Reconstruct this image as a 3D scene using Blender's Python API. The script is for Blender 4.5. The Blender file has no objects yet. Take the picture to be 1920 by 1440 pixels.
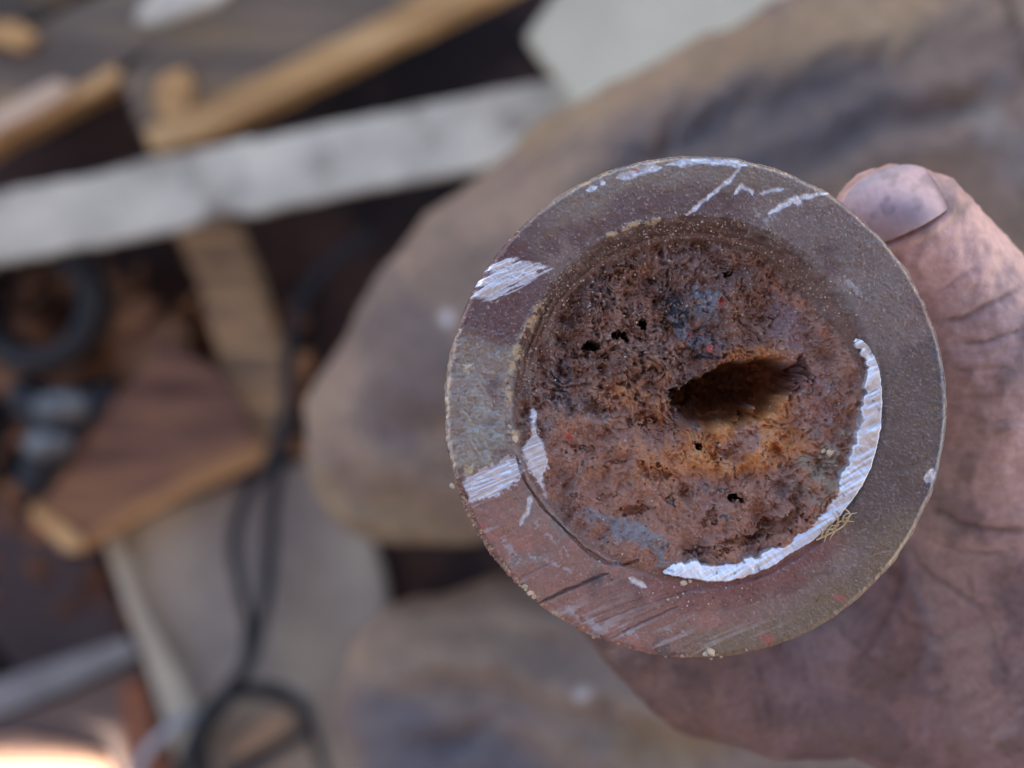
import bpy, bmesh, math, random
import numpy as np
from mathutils import Vector, Matrix
from mathutils.bvhtree import BVHTree
C = bpy.context.scene.collection
SC = bpy.context.scene
R = math.radians
rng = np.random.default_rng(7)
random.seed(7)

# ------------------------------------------------------------------ camera
CAMZ = 1.0            # the phone is held one metre above the shed floor, looking down
F = 3000.0            # focal length in pixels of the 1920 px wide photograph
DISC = 0.19           # distance from lens to the face of the rusty disc
cam = bpy.data.cameras.new('camera')
camo = bpy.data.objects.new('camera', cam); C.objects.link(camo)
camo.location = (0, 0, CAMZ)
cam.sensor_width = 36; cam.lens = 36 * F / 1920
cam.clip_start = 0.005; cam.clip_end = 200
cam.dof.use_dof = True; cam.dof.focus_distance = DISC + 0.0012; cam.dof.aperture_fstop = 15
SC.camera = camo

# ------------------------------------------------------------------ world + sun
SUN_EL, SUN_AZ = R(52), R(160)       # azimuth measured from +Y towards +X
w = bpy.data.worlds.new('World'); SC.world = w; w.use_nodes = True
nt = w.node_tree; bg = nt.nodes['Background']
sky = nt.nodes.new('ShaderNodeTexSky'); sky.sky_type = 'NISHITA'; sky.sun_disc = False
sky.sun_elevation = SUN_EL; sky.sun_rotation = SUN_AZ
sky.dust_density = 4.0; sky.air_density = 1.0
nt.links.new(sky.outputs[0], bg.inputs[0]); bg.inputs[1].default_value = 0.065
sd = Vector((math.sin(SUN_AZ) * math.cos(SUN_EL), math.cos(SUN_AZ) * math.cos(SUN_EL), math.sin(SUN_EL)))
sl = bpy.data.lights.new('sun', 'SUN'); sl.energy = 5.0; sl.angle = R(0.5); sl.color = (1, 0.93, 0.84)
so = bpy.data.objects.new('sun', sl); C.objects.link(so)
so.rotation_euler = sd.to_track_quat('Z', 'Y').to_euler()
SC.view_settings.view_transform = 'Standard'; SC.view_settings.look = 'None'
SC.view_settings.gamma = 1; SC.view_settings.exposure = 3.05
SC.cycles.max_bounces = 6

# ------------------------------------------------------------------ helpers
def P(px, py, d):
    """photo pixel + distance below the lens -> world point"""
    return Vector(((px - 960) / F * d, -(py - 720) / F * d, CAMZ - d))
def lin(c):
    c = np.asarray(c, float) / 255.0
    return np.where(c <= 0.04045, c / 12.92, ((c + 0.055) / 1.055) ** 2.4)
def rgba(c): return tuple(lin(c)) + (1.0,)
def sm(a, b, x):
    t = np.clip((x - a) / (b - a), 0, 1); return t * t * (3 - 2 * t)
_T = [rng.random((256, 256)) for _ in range(8)]
def vn(x, y, seed):
    t = _T[seed % 8]; ox = seed * 17.3; oy = seed * 31.7
    x = x + ox; y = y + oy
    xi = np.floor(x).astype(int); yi = np.floor(y).astype(int)
    fx = x - xi; fy = y - yi
    fx = fx * fx * fx * (fx * (fx * 6 - 15) + 10); fy = fy * fy * fy * (fy * (fy * 6 - 15) + 10)
    a = t[yi & 255, xi & 255]; b = t[yi & 255, (xi + 1) & 255]
    c = t[(yi + 1) & 255, xi & 255]; d = t[(yi + 1) & 255, (xi + 1) & 255]
    return (a + (b - a) * fx) * (1 - fy) + (c + (d - c) * fx) * fy
def fbm(x, y, s, seed=0, octv=4, rough=0.5):
    r = 0; a = 1; tot = 0
    ca, sa = math.cos(.6), math.sin(.6)
    x = x / s; y = y / s
    for i in range(octv):
        r = r + a * (vn(x, y, seed + i) * 2 - 1); tot += a
        a *= rough; x, y = (x * ca - y * sa) * 2.03, (x * sa + y * ca) * 2.03
    return r / tot * 1.6
def ridged(x, y, s, seed=0, octv=3):
    r = 0; a = 1; tot = 0; x = x / s; y = y / s
    for i in range(octv):
        r = r + a * (1 - np.abs(vn(x, y, seed + i) * 2 - 1) * 2); tot += a; a *= .5; x = x * 2.1 + 3; y = y * 2.1 + 5
    return r / tot
def ell(X, Y, cx, cy, a, b, ang=0):
    """normalised ellipse distance; ang in degrees, positive = anticlockwise in the picture"""
    t = R(ang); dx = X - cx; dy = -(Y - cy)
    u = dx * math.cos(t) + dy * math.sin(t); v = -dx * math.sin(t) + dy * math.cos(t)
    return np.sqrt((u / a) ** 2 + (v / b) ** 2)
def pline(X, Y, pts):
    """distance to a polyline and position along it 0..1"""
    best = np.full(X.shape, 1e9); tt = np.zeros(X.shape)
    L = [math.dist(pts[i][:2], pts[i + 1][:2]) for i in range(len(pts) - 1)]; S = sum(L); acc = 0
    for i, l in enumerate(L):
        x0, y0 = pts[i][:2]; x1, y1 = pts[i + 1][:2]
        t = np.clip(((X - x0) * (x1 - x0) + (Y - y0) * (y1 - y0)) / (l * l), 0, 1)
        d = np.hypot(X - x0 - t * (x1 - x0), Y - y0 - t * (y1 - y0))
        k = d < best; best = np.where(k, d, best); tt = np.where(k, (acc + t * l) / S, tt); acc += l
    return best, tt
def polymask(X, Y, pts):
    """signed distance to polygon, negative inside"""
    d, _ = pline(X, Y, list(pts) + [pts[0]])
    ins = np.zeros(X.shape, bool); n = len(pts)
    for i in range(n):
        x0, y0 = pts[i]; x1, y1 = pts[(i + 1) % n]
        if y0 == y1: continue
        c = ((y0 > Y) != (y1 > Y)) & (X < (x1 - x0) * (Y - y0) / (y1 - y0) + x0)
        ins ^= c
    return np.where(ins, -d, d)
def tag(o, label=None, cat=None, group=None, kind=None):
    if label: o['label'] = label
    if cat: o['category'] = cat
    if group: o['group'] = group
    if kind: o['kind'] = kind
    return o
def empty(name, loc, label, cat, group=None):
    o = bpy.data.objects.new(name, None); C.objects.link(o); o.location = loc; o.empty_display_size = .02
    return tag(o, label, cat, group)
def link(name, me, mat, parent=None, smooth=True):
    me.materials.clear(); me.materials.append(mat)
    o = bpy.data.objects.new(name, me); C.objects.link(o)
    if smooth:
        me.polygons.foreach_set('use_smooth', [True] * len(me.polygons))
    if parent:
        o.parent = parent; o.matrix_parent_inverse = Matrix.Translation(-parent.location)
    return o
def np_mesh(name, co, quads):
    me = bpy.data.meshes.new(name); n = len(co); m = len(quads)
    me.vertices.add(n); me.vertices.foreach_set('co', np.asarray(co, np.float32).ravel())
    me.loops.add(m * 4); me.loops.foreach_set('vertex_index', np.asarray(quads, np.int32).ravel())
    me.polygons.add(m); me.polygons.foreach_set('loop_start', np.arange(0, m * 4, 4, dtype=np.int32))
    me.update(calc_edges=True); me.validate()
    return me
def add_attr(me, name, arr):
    a = me.attributes.new(name, 'FLOAT_COLOR', 'POINT')
    b = np.ones((len(arr), 4), np.float32); b[:, :arr.shape[1]] = arr
    a.data.foreach_set('color', b.ravel())
def N(nt, t, **kw):
    n = nt.nodes.new(t)
    for k, v in kw.items(): setattr(n, k, v)
    return n
def new_mat(name):
    m = bpy.data.materials.new(name); m.use_nodes = True
    return m, m.node_tree, m.node_tree.nodes['Principled BSDF']
def noise_mat(name, cols, scale, rough=.8, bump=.3, bdist=.001, bscale=None, stretch=(1, 1, 1), detail=6, coord='Object', metallic=0, stops=None, spec=.3):
    m, nt, b = new_mat(name)
    tc = N(nt, 'ShaderNodeTexCoord'); mp = N(nt, 'ShaderNodeMapping'); mp.inputs['Scale'].default_value = stretch
    nt.links.new(tc.outputs[coord], mp.inputs[0])
    nz = N(nt, 'ShaderNodeTexNoise'); nz.inputs['Scale'].default_value = scale; nz.inputs['Detail'].default_value = detail
    nz.inputs['Roughness'].default_value = .6
    nt.links.new(mp.outputs[0], nz.inputs['Vector'])
    cr = N(nt, 'ShaderNodeValToRGB'); e = cr.color_ramp.elements
    while len(e) < len(cols): e.new(.5)
    for i, c in enumerate(cols):
        e[i].position = stops[i] if stops else .3 + .4 * i / (len(cols) - 1); e[i].color = rgba(c)
    nt.links.new(nz.outputs[0], cr.inputs[0]); nt.links.new(cr.outputs[0], b.inputs['Base Color'])
    n2 = N(nt, 'ShaderNodeTexNoise'); n2.inputs['Scale'].default_value = bscale or scale * 6; n2.inputs['Detail'].default_value = 5
    nt.links.new(mp.outputs[0], n2.inputs['Vector'])
    bp = N(nt, 'ShaderNodeBump'); bp.inputs['Strength'].default_value = bump; bp.inputs['Distance'].default_value = bdist
    nt.links.new(n2.outputs[0], bp.inputs['Height']); nt.links.new(bp.outputs[0], b.inputs['Normal'])
    b.inputs['Roughness'].default_value = rough; b.inputs['Metallic'].default_value = metallic
    b.inputs['Specular IOR Level'].default_value = spec
    return m
def attr_mat(name, bump=.3, bscale=4000, bdist=.0001, sss=0, spec=.3, varamt=.25, vscale=3000, rough=None):
    """base colour from the 'tint' attribute; metallic / roughness from 'surf' (R, G)"""
    m, nt, b = new_mat(name)
    a = N(nt, 'ShaderNodeAttribute', attribute_name='tint')
    tc = N(nt, 'ShaderNodeTexCoord')
    nz = N(nt, 'ShaderNodeTexNoise'); nz.inputs['Scale'].default_value = vscale; nz.inputs['Detail'].default_value = 4
    nt.links.new(tc.outputs['Object'], nz.inputs['Vector'])
    mr = N(nt, 'ShaderNodeMapRange'); mr.inputs['From Min'].default_value = .3; mr.inputs['From Max'].default_value = .7
    mr.inputs['To Min'].default_value = 1 - varamt; mr.inputs['To Max'].default_value = 1 + varamt
    nt.links.new(nz.outputs[0], mr.inputs[0])
    mx = N(nt, 'ShaderNodeVectorMath', operation='SCALE')
    nt.links.new(a.outputs['Color'], mx.inputs[0]); nt.links.new(mr.outputs[0], mx.inputs['Scale'])
    nt.links.new(mx.outputs[0], b.inputs['Base Color'])
    s = N(nt, 'ShaderNodeAttribute', attribute_name='surf'); sp = N(nt, 'ShaderNodeSeparateColor')
    nt.links.new(s.outputs['Color'], sp.inputs[0])
    if rough is None:
        nt.links.new(sp.outputs[0], b.inputs['Metallic']); nt.links.new(sp.outputs[1], b.inputs['Roughness'])
    else: b.inputs['Roughness'].default_value = rough
    n2 = N(nt, 'ShaderNodeTexNoise'); n2.inputs['Scale'].default_value = bscale; n2.inputs['Detail'].default_value = 5
    nt.links.new(tc.outputs['Object'], n2.inputs['Vector'])
    bp = N(nt, 'ShaderNodeBump'); bp.inputs['Strength'].default_value = bump; bp.inputs['Distance'].default_value = bdist
    nt.links.new(n2.outputs[0], bp.inputs['Height']); nt.links.new(bp.outputs[0], b.inputs['Normal'])
    b.inputs['Specular IOR Level'].default_value = spec
    if sss:
        b.inputs['Subsurface Weight'].default_value = sss; b.inputs['Subsurface Radius'].default_value = (.004, .0015, .001)
        b.inputs['Subsurface Scale'].default_value = 1.0
    return m

# ------------------------------------------------------------------ ground and floor, plus roof and wall added to block light
GM = noise_mat('oily_earth', [(16, 12, 13), (30, 22, 22), (66, 46, 40), (92, 72, 66)], 5, .85, .6, .004, 90, stops=[.3, .48, .6, .8], spec=.2)
me = np_mesh('ground', [(-40, -40, 0), (40, -40, 0), (40, 40, 0), (-40, 40, 0)], [(0, 1, 2, 3)])
tag(link('ground', me, noise_mat('pale_bounce_ground', [(140, 128, 114), (166, 152, 136), (180, 166, 150)], 1.5, .9, .4, .01, 30, spec=.2), smooth=False), kind='structure')  # unseen outer ground kept pale to bounce warm light in
me = np_mesh('shed_floor', [(-1.7, -1.55, .004), (1.3, -1.55, .004), (1.3, 1.5, .004), (-1.7, 1.5, .004)], [(0, 1, 2, 3)])
tag(link('shed_floor', me, GM, smooth=False), kind='structure')
def boxmesh(name, x0, x1, y0, y1, z0, z1):
    bm = bmesh.new(); bmesh.ops.create_cube(bm, size=1)
    for v in bm.verts:
        v.co = Vector((x0 if v.co.x < 0 else x1, y0 if v.co.y < 0 else y1, z0 if v.co.z < 0 else z1))
    me = bpy.data.meshes.new(name); bm.to_mesh(me); bm.free(); return me
# unseen roof added to block the light, its gap cut for the sun patch
RM = noise_mat('roof_blocker_sheet', [(120, 110, 105), (150, 145, 140)], 6, .6, .2, .002)
RZ = 2.35
SUNPATCH = P(60, 1515, 1.0)
hc = SUNPATCH + sd * (RZ / sd.z)
hx0, hx1, hy0, hy1 = hc.x - .16, hc.x + .062, hc.y - .22, hc.y + .05
rx0, rx1, ry0, ry1 = -1.4, 2.2, -3.6, .45
bm = bmesh.new()
for (a, b_, c, d) in ((rx0, hx0, ry0, ry1), (hx1, rx1, ry0, ry1), (hx0, hx1, ry0, hy0), (hx0, hx1, hy1, ry1)):
    t = boxmesh('t', a, b_, c, d, RZ, RZ + .03); bm.from_mesh(t)
me = bpy.data.meshes.new('roof_blocker'); bm.to_mesh(me); bm.free()
tag(link('roof_blocker', me, RM, smooth=False), kind='structure')
tag(link('wall_blocker', boxmesh('wall_blocker', -3, 3, -2.75, -2.6, 0, 2.3), noise_mat('wall_blocker_plaster', [(110, 95, 85), (140, 125, 112)], 3), smooth=False), kind='structure')  # unseen wall added to give the light a direction

# ------------------------------------------------------------------ the rusty disc
CX, CY, RD = 1305.0, 763.0, 470.0
S = DISC / F                     # metres per photo pixel on the disc face
O = P(CX, CY, DISC)

PITS = [(1113, 650, 20, 8.5, 0, 60, 1), (1167, 626, 11, 8, 20, 50, 1), (1210, 604, 10, 7, 40, 40, 1), (1315, 835, 9, 8, 0, 35, 1),
        (1380, 936, 14, 6, -15, 45, 1), (1372, 510, 9, 5, 0, 25, 1), (1228, 886, 30, 13, -10, 24, 0), (1197, 786, 20, 12, 10, 26, 0),
        (1152, 512, 30, 6, 30, 18, 0), (1082, 588, 26, 5, 48, 14, 0), (1190, 958, 30, 7, 10, 22, 0), (1452, 986, 50, 12, 22, 34, 0),
        (1395, 1012, 42, 9, 10, 26, 0), (1322, 1036, 46, 5, 3, 16, 0), (1500, 955, 12, 22, 30, 24, 0), (1330, 975, 22, 5, 40, 16, 0),
        (1355, 850, 26, 8, 20, 16, 0), (1440, 597, 14, 4, 10, 14, 0), (1390, 588, 12, 4, 0, 12, 0), (1260, 690, 24, 6, 20, 14, 0),
        (1090, 842, 34, 4, -5, 10, 0), (1150, 870, 26, 4, 15, 10, 0), (1270, 920, 22, 5, 35, 14, 0), (1350, 700, 30, 7, 30, 16, 0),
        (1285, 655, 20, 5, 10, 12, 0), (1230, 700, 14, 5, 60, 12, 0), (1530, 880, 16, 5, 60, 10, 0), (1135, 930, 26, 4, 15, 9, 0),
        (1120, 775, 16, 6, 30, 12, 0), (1185, 740, 12, 6, 60, 10, 0), (1045, 700, 12, 5, 60, 10, 0), (1075, 655, 10, 5, 0, 10, 0)]
def lines(L, X, Y, wob=0, seed=3):
    """soft mask 0..1 for a set of tapered strokes (pts, halfwidth)"""
    m = np.zeros(X.shape)
    xx = X + wob * fbm(X, Y, 14, seed, 2); yy = Y + wob * fbm(X, Y, 14, seed + 2, 2)
    for pts, hw in L:
        d, t = pline(xx, yy, pts); ww = hw * np.clip(np.minimum(t, 1 - t) * 6 + .25, 0, 1)
        m = np.maximum(m, 1 - sm(ww * .3, ww * 1.5 + .8, d))
    return m
def field(X, Y):
    dx = X - CX; dy = Y - CY; r = np.hypot(dx, dy)
    ri = np.hypot(X - 1303, Y - 747)                       # the bore is a touch off centre
    th = np.degrees(np.arctan2(-dy, dx))                  # 0 right, 90 up
    n60 = fbm(X, Y, 60, 1, 4); n25 = fbm(X, Y, 25, 2, 4); n10 = fbm(X, Y, 10, 3, 3); n4 = fbm(X, Y, 4.5, 4, 2); n120 = fbm(X, Y, 120, 5, 3)
    n2 = fbm(X, Y, 2.4, 6, 1)
    def ang(c, wd):                                        # soft angular window
        d = np.abs((th - c + 180) % 360 - 180); return 1 - sm(wd * .6, wd, d)
    lm = sm(-5, 5, (Y - 898) * .907 + (X - 862) * .42 + 3 * n10)
    bl = ang(-128, 68) * np.maximum(lm, 1 - sm(300, 345, ri))   # brick red lower left quadrant
    # ---------------- height
    H = 1.6 * n60 + .35 * n10 + .22 * n4 + .1 * n2 + (1.4 * n10 + 1.2 * n25) * ang(178, 26)
    H = H + .9 * np.clip(n4 - .25, 0, 1) * (1 - bl) * 1.1
    depth = 6 + 26 * ang(105, 85) + 5 * ang(20, 60) + 2 * ang(180, 40) - 3.5 * bl
    wslope = 9 + 22 * ang(95, 70) + 12 * ang(30, 50)
    rb = 347 + 3.5 * n25 + 2 * n10
    inn = 1 - sm(0, 1, (ri - (rb - wslope)) / wslope)
    rc = 333 - 34 * ang(98, 92) - 12 * ang(20, 50)
    core = 1 - sm(rc - 12, rc + 5, ri + 5 * n25 + 3 * n10)
    H = H - depth * inn
    H = H - (6.5 * ang(105, 75) + 4.5 * ang(25, 60)) * (1 - sm(296, 306, ri + 2.5 * n25 + 1.5 * n10))
    # little raised lip between the two rings on the right
    H = H + 2.5 * np.exp(-((ri - 318 - 3 * n60) / 7) ** 2) * ang(25, 55)
    H = H + 1.8 * np.sin(ri / 11 * 6.283 + n60) * sm(303, 315, ri) * (1 - sm(338, 350, ri)) * ang(110, 70)
    # crack round the core at lower left
    cl, ct = pline(X, Y, [(966, 850), (985, 905), (1020, 955), (1060, 995), (1095, 1030), (1135, 1055), (1170, 1060), (1195, 1050)])
    cw = 2.0 + 2.6 * np.exp(-((ct - .78) / .13) ** 2) + 1.0 * n25
    H = H - 9 * (1 - sm(cw * .4, cw + 1.4, cl + 1.0 * n10)) * sm(0, .05, ct)
    H = H - (5 + 5 * ang(98, 92)) * core - 5 * np.exp(-((ri + 5 * n25 - rc) / 4.5) ** 2) * (.3 + .7 * ang(110, 100))
    # rough core
    soft = np.clip(ang(-95, 40) * sm(180, 240, ri) + .7 * bl * sm(60, 150, ri) + .6 * ang(20, 40) * sm(140, 240, ri), 0, 1)
    low = np.maximum(sm(740, 860, Y + 40 * n60), .7 * sm(1420, 1500, X + 30 * n60)); amp = 1.3 * core * (1 - .5 * soft); ampf = amp * (1 - .45 * low)
    H = H + amp * (19 * n60 + 8 * n25 * (1 - .3 * low)) + ampf * (2.8 * n10 + .9 * n4 + .35 * n2) + core * 5 * fbm(X, Y, 150, 11, 2)
    H = H + ampf * 1.2 * np.clip(ridged(X, Y, 22, 21) - .1, -1, 1) * sm(-.3, .5, n120)
    # crust terraces
    t = fbm(X, Y, 62, 31, 4, .42) * 3.0; fr = t - np.floor(t)
    H = H + (amp * .35 + ampf * .65) * (1 - .2 * low) * 8 * (np.floor(t) + sm(.0, .16, fr) - t * .9)
    # crater field upper left
    ul = ang(140, 55) * core
    cell = fbm(X, Y, 13, 41, 2)
    H = H - ul * 4.5 * sm(.42, .75, cell)
    # mound above cavity, bowl below it, cavity
    H = H + 14 * np.exp(-ell(X, Y, 1400, 648, 75, 34, 5) ** 2) + 9 * np.exp(-ell(X, Y, 1250, 745, 60, 40, 0) ** 2)
    H = H + 10 * np.exp(-ell(X, Y, 1405, 960, 70, 30, 20) ** 2) + 7 * np.exp(-ell(X, Y, 1220, 1000, 60, 22, -15) ** 2)
    H = H - 34 * np.exp(-ell(X, Y, 1420, 790, 125, 80, 15) ** 2)
    wx = X + 14 * n25 + 7 * n10; wy = Y + 9 * fbm(X, Y, 34, 51, 2) + 1.5 * n10
    q = ell(wx, wy, 1390, 733, 134, 56, 18)
    q2 = ell(wx, wy, 1350, 745, 60, 34, 10)
    up = sm(-40, 30, -(Y - (742 - (X - 1388) * .3)))       # 1 above the long axis
    q0 = .66 + .16 * up; q1 = 1.10 - .06 * up
    cav = 1 - sm(q0, q1, q)
    H = H - 200 * cav * (.8 + .2 * up) - 40 * (1 - sm(.3, 1.0, q2)) - 60 * np.exp(-ell(X, Y, 1395, 728, 70, 30, 17) ** 2)
    H = H - 16 * np.exp(-ell(X, Y, 1232, 790, 60, 20, -10) ** 2)
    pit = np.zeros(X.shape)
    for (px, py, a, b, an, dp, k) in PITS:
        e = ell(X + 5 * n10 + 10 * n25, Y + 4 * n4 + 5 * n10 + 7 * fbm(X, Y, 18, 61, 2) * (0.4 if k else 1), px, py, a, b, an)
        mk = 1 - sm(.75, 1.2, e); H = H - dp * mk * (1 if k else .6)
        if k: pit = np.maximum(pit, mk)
        H = H + 2.5 * np.exp(-((e - 1.45) / .3) ** 2) * (1 if k else .5)
    H = H - 7 * np.exp(-((ri - 352 - 2 * n25) / 6) ** 2) * ang(-40, 62)
    # ---------------- colour
    def mix(c, col, m):
        return c + (lin(col) - c) * np.clip(m, 0, 1)[..., None]
    u0 = X * .92 - Y * .39; v0 = X * .39 + Y * .92
    c = np.zeros(X.shape + (3,)) + lin((134, 116, 110))
    c = mix(c, (104, 82, 82), sm(-.3, .4, n120 + .3 * n25) * .85)
    c = mix(c, (88, 72, 70), sm(.1, .8, fbm(u0 / 3, v0, 26, 77, 4)) * .5)
    c = mix(c, (146, 132, 122), ang(178, 24) * sm(-.6, .2, n60 + .2) * .95)
    c = mix(c, (136, 124, 114), ang(95, 42) * sm(395, 440, r + 20 * n60) * .8)
    c = mix(c, (104, 78, 80), ang(150, 16) * .9)
    c = mix(c, (158, 152, 140), ang(180, 20) * sm(.15, .6, n25) * .7)
    c = mix(c, (124, 112, 108), ang(30, 50) * sm(-.5, .3, n60) * .8)
    c = mix(c, (104, 92, 88), ang(-12, 34) * .8)
    c = mix(c, (148, 110, 100), bl * sm(-.9, .0, n60) * .92)
    c = mix(c, (168, 116, 106), bl * sm(.1, .6, fbm(X, Y, 50, 71, 3)) * .6)
    c = mix(c, (128, 84, 80), ang(-75, 40) * (1 - sm(365, 420, ri + 14 * n25)) * .85)
    c = mix(c, (126, 110, 94), ang(-60, 40) * sm(405, 440, r + 14 * n60) * .9)
    c = mix(c, (84, 84, 94), ang(-2, 24) * sm(452, 464, r + 5 * n25) * .8)
    # pale worn streaks running with the file marks, lower left
    u = X * .92 - Y * .39; v = X * .39 + Y * .92
    st = fbm(u / 9, v, 9, 81, 3)
    c = mix(c, (176, 160, 158), bl * sm(.15, .7, st) * sm(400, 450, r) * .75)
    c = mix(c, (150, 140, 138), bl * sm(.3, .8, st) * .35 * sm(350, 380, ri))
    H = H + bl * .7 * st * sm(345, 360, ri)
    c = mix(c, (108, 72, 54), (1 - inn) * 0 + inn * (1 - core) * .75)
    # core
    cc = np.zeros(X.shape + (3,)) + lin((144, 106, 92))
    cc = mix(cc, (112, 80, 70), sm(-.1, .7, n60 + .4 * n25) * .6)
    cc = mix(cc, (158, 116, 100), sm(.0, .6, fbm(X, Y, 40, 91, 4)) * .7)
    cc = mix(cc, (124, 98, 94), sm(-.1, .5, fbm(X, Y, 70, 93, 4)) * .75)
    cc = mix(cc, (156, 108, 88), low * sm(-.8, .3, n60) * .7)
    org = 1.25 * np.exp(-(ell(X, Y, 1440, 805, 125, 85, 20)) ** 2.5) + .9 * np.exp(-ell(X, Y, 1425, 665, 70, 34, 0) ** 2.5) \
        + .6 * np.exp(-ell(X, Y, 1250, 780, 60, 50, 0) ** 2) + .5 * np.exp(-ell(X, Y, 1130, 730, 60, 40, 0) ** 2) \
        + .45 * np.exp(-ell(X, Y, 1285, 870, 80, 45, 0) ** 2) + .45 * ang(42, 28) * sm(235, 265, ri) * (1 - sm(300, 330, ri))
    cc = mix(cc, (176, 112, 66), sm(.25, .85, org + .4 * n60 + .15 * n10))
    cc = mix(cc, (200, 138, 84), sm(.65, 1.3, org + .5 * n60 + .15 * n25) * .7)
    cc = mix(cc, (150, 116, 112), sm(.2, .6, np.exp(-ell(X, Y, 1395, 830, 60, 28, 35) ** 2) + .25 * n10 - .1) * .7)
    blu = np.exp(-ell(X, Y, 1310, 600, 62, 52, -30) ** 2.4) + .6 * np.exp(-ell(X, Y, 1345, 560, 60, 22, 10) ** 2)
    cc = mix(cc, (122, 124, 138), sm(.45, .9, blu + .55 * n25) * .85)
    dk = np.exp(-ell(X, Y, 1272, 572, 44, 34, -40) ** 2.4) + .9 * np.exp(-ell(X, Y, 1335, 655, 38, 24, 20) ** 2) + .55 * np.exp(-ell(X, Y, 1050, 720, 34, 60, 0) ** 2)
    dkm = sm(.5, .9, dk + .7 * n10 + .3 * n25)
    cc = mix(cc, (34, 34, 46), dkm * .9)
    H = H - 3 * dkm * core
    cc = mix(cc, (126, 126, 134), sm(.45, .85, np.exp(-ell(X, Y, 1190, 1000, 110, 26, -22) ** 2.2) + .5 * n25) * .8)
    cc = mix(cc, (140, 128, 112), sm(.4, .9, np.exp(-ell(X, Y, 1545, 880, 50, 75, -20) ** 2.2) + .5 * n25) * .8)
    cc = mix(cc, (120, 112, 110), sm(.45, .9, np.exp(-ell(X, Y, 1330, 1060, 150, 18, 4) ** 2.2) + .5 * n25) * .7)
    cc = mix(cc, (120, 96, 104), ang(20, 45) * sm(150, 210, ri) * (1 - sm(250, 290, ri)) * sm(-.5, .3, n60) * .6)
    cc = mix(cc, (118, 72, 50), sm(.4, .9, cav) * .6)
    cc = mix(cc, (66, 44, 40), ul * sm(.4, .75, cell) * .7)
    for (px, py, a, b) in ((1334, 652, 8, 6), (1065, 820, 9, 7), (1358, 565, 9, 7), (1300, 628, 5, 4)):
        cc = mix(cc, (186, 86, 80), 1 - sm(.5, 1.3, ell(X + 4 * n4, Y + 4 * n10, px, py, a, b)))
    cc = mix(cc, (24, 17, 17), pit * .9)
    c = c + (cc - c) * core[..., None]
    # grime and the groove wall's shade, both painted in dark
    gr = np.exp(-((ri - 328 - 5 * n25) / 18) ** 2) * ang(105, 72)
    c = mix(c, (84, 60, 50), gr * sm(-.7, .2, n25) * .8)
    # fine pale speckle (sand stuck in oil)
    spk = fbm(X, Y, 3.6, 55, 2)
    c = mix(c, (190, 172, 158), sm(.78, 1.0, spk + .12 * n25) * .55 * (.35 + .65 * np.clip(ang(110, 90) + .4, 0, 1)))
    c = c * (1 + .08 * n4 + .05 * n10)[..., None]
    metal = .34 * sm(346, 356, ri) * (1 - .6 * bl); rough = .52 + .1 * n10
    # oily sheen on the outer ring
    rough = rough - .12 * sm(348, 360, ri) - .06 * n60
    metal = np.maximum(metal, .6 * sm(455, 466, r) * ang(92, 34)); rough = rough - .1 * sm(455, 466, r) * ang(92, 34)
    # ---------------- beige gasket / paint flakes left of the core
    gk = lines([([(1022, 560), (992, 610), (968, 660), (958, 710), (950, 762)], 9), ([(965, 800), (962, 835)], 9), ([(1120, 450), (1180, 425), (1240, 412)], 5)], X, Y, 3)
    c = mix(c, (184, 158, 128), gk * sm(-.2, .35, n10 + .5 * n25 + .15)); H = H + 5 * gk * sm(-.3, .3, n25 + .2)
    c = mix(c, (150, 152, 148), sm(.3, .8, np.exp(-ell(X, Y, 912, 800, 40, 60, 10) ** 2) + .4 * n10) * .5)
    # ---------------- bright worn metal
    br = np.zeros(X.shape)
    fr1 = fbm((X * .9 - Y * .43) / 9, X * .43 + Y * .9, 4, 65, 3)
    e = polymask(X + 5 * n10 + 20 * fr1, Y + 3 * n10 + 7 * fr1, [(888, 560), (908, 520), (940, 492), (975, 487), (1032, 500), (1010, 516), (960, 540), (915, 562)])
    br = np.maximum(br, (1 - sm(-5, 4, e)) * (.72 + .28 * sm(-.5, .4, fr1 + .3 * n4)))
    H = H + .8 * fr1 * (1 - sm(-5, 4, e))
    # filed flat with a step on its upper side
    e = polymask(X + 1.5 * n4, Y, [(862, 902), (968, 852), (980, 880), (962, 910), (900, 940), (880, 938)])
    fl = 1 - sm(-3, 4, e + 5 * n10 * sm(-30, 0, e) + 3 * n4)
    stx = fbm(u / 12, v, 3.2, 25, 2)
    br = np.maximum(br, fl * (.55 + .45 * sm(-.5, .3, stx)))
    ledge, _ = pline(X, Y, [(862, 898), (970, 848)])
    above = sm(-2, 2, (Y - 898) * .907 + (X - 862) * .42)  # 0 above the ledge, 1 below
    lz = (1 - sm(80, 150, np.hypot(X - 905, Y - 830)))
    H = H + 4.5 * (1 - above) * lz * sm(0, 18, ri - 340)
    e = polymask(X + 1.5 * n4, Y + 1.5 * n10, [(996, 766), (1006, 772), (1008, 812), (1024, 845), (1028, 878), (1018, 905), (1024, 930), (1006, 905), (992, 880), (978, 845), (994, 818)])
    b2 = 1 - sm(-3, 3, e + 4 * n10); br = np.maximum(br, b2 * (.6 + .4 * sm(-.4, .3, stx)) * (1 - .55 * sm(890, 935, Y)))
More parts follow.
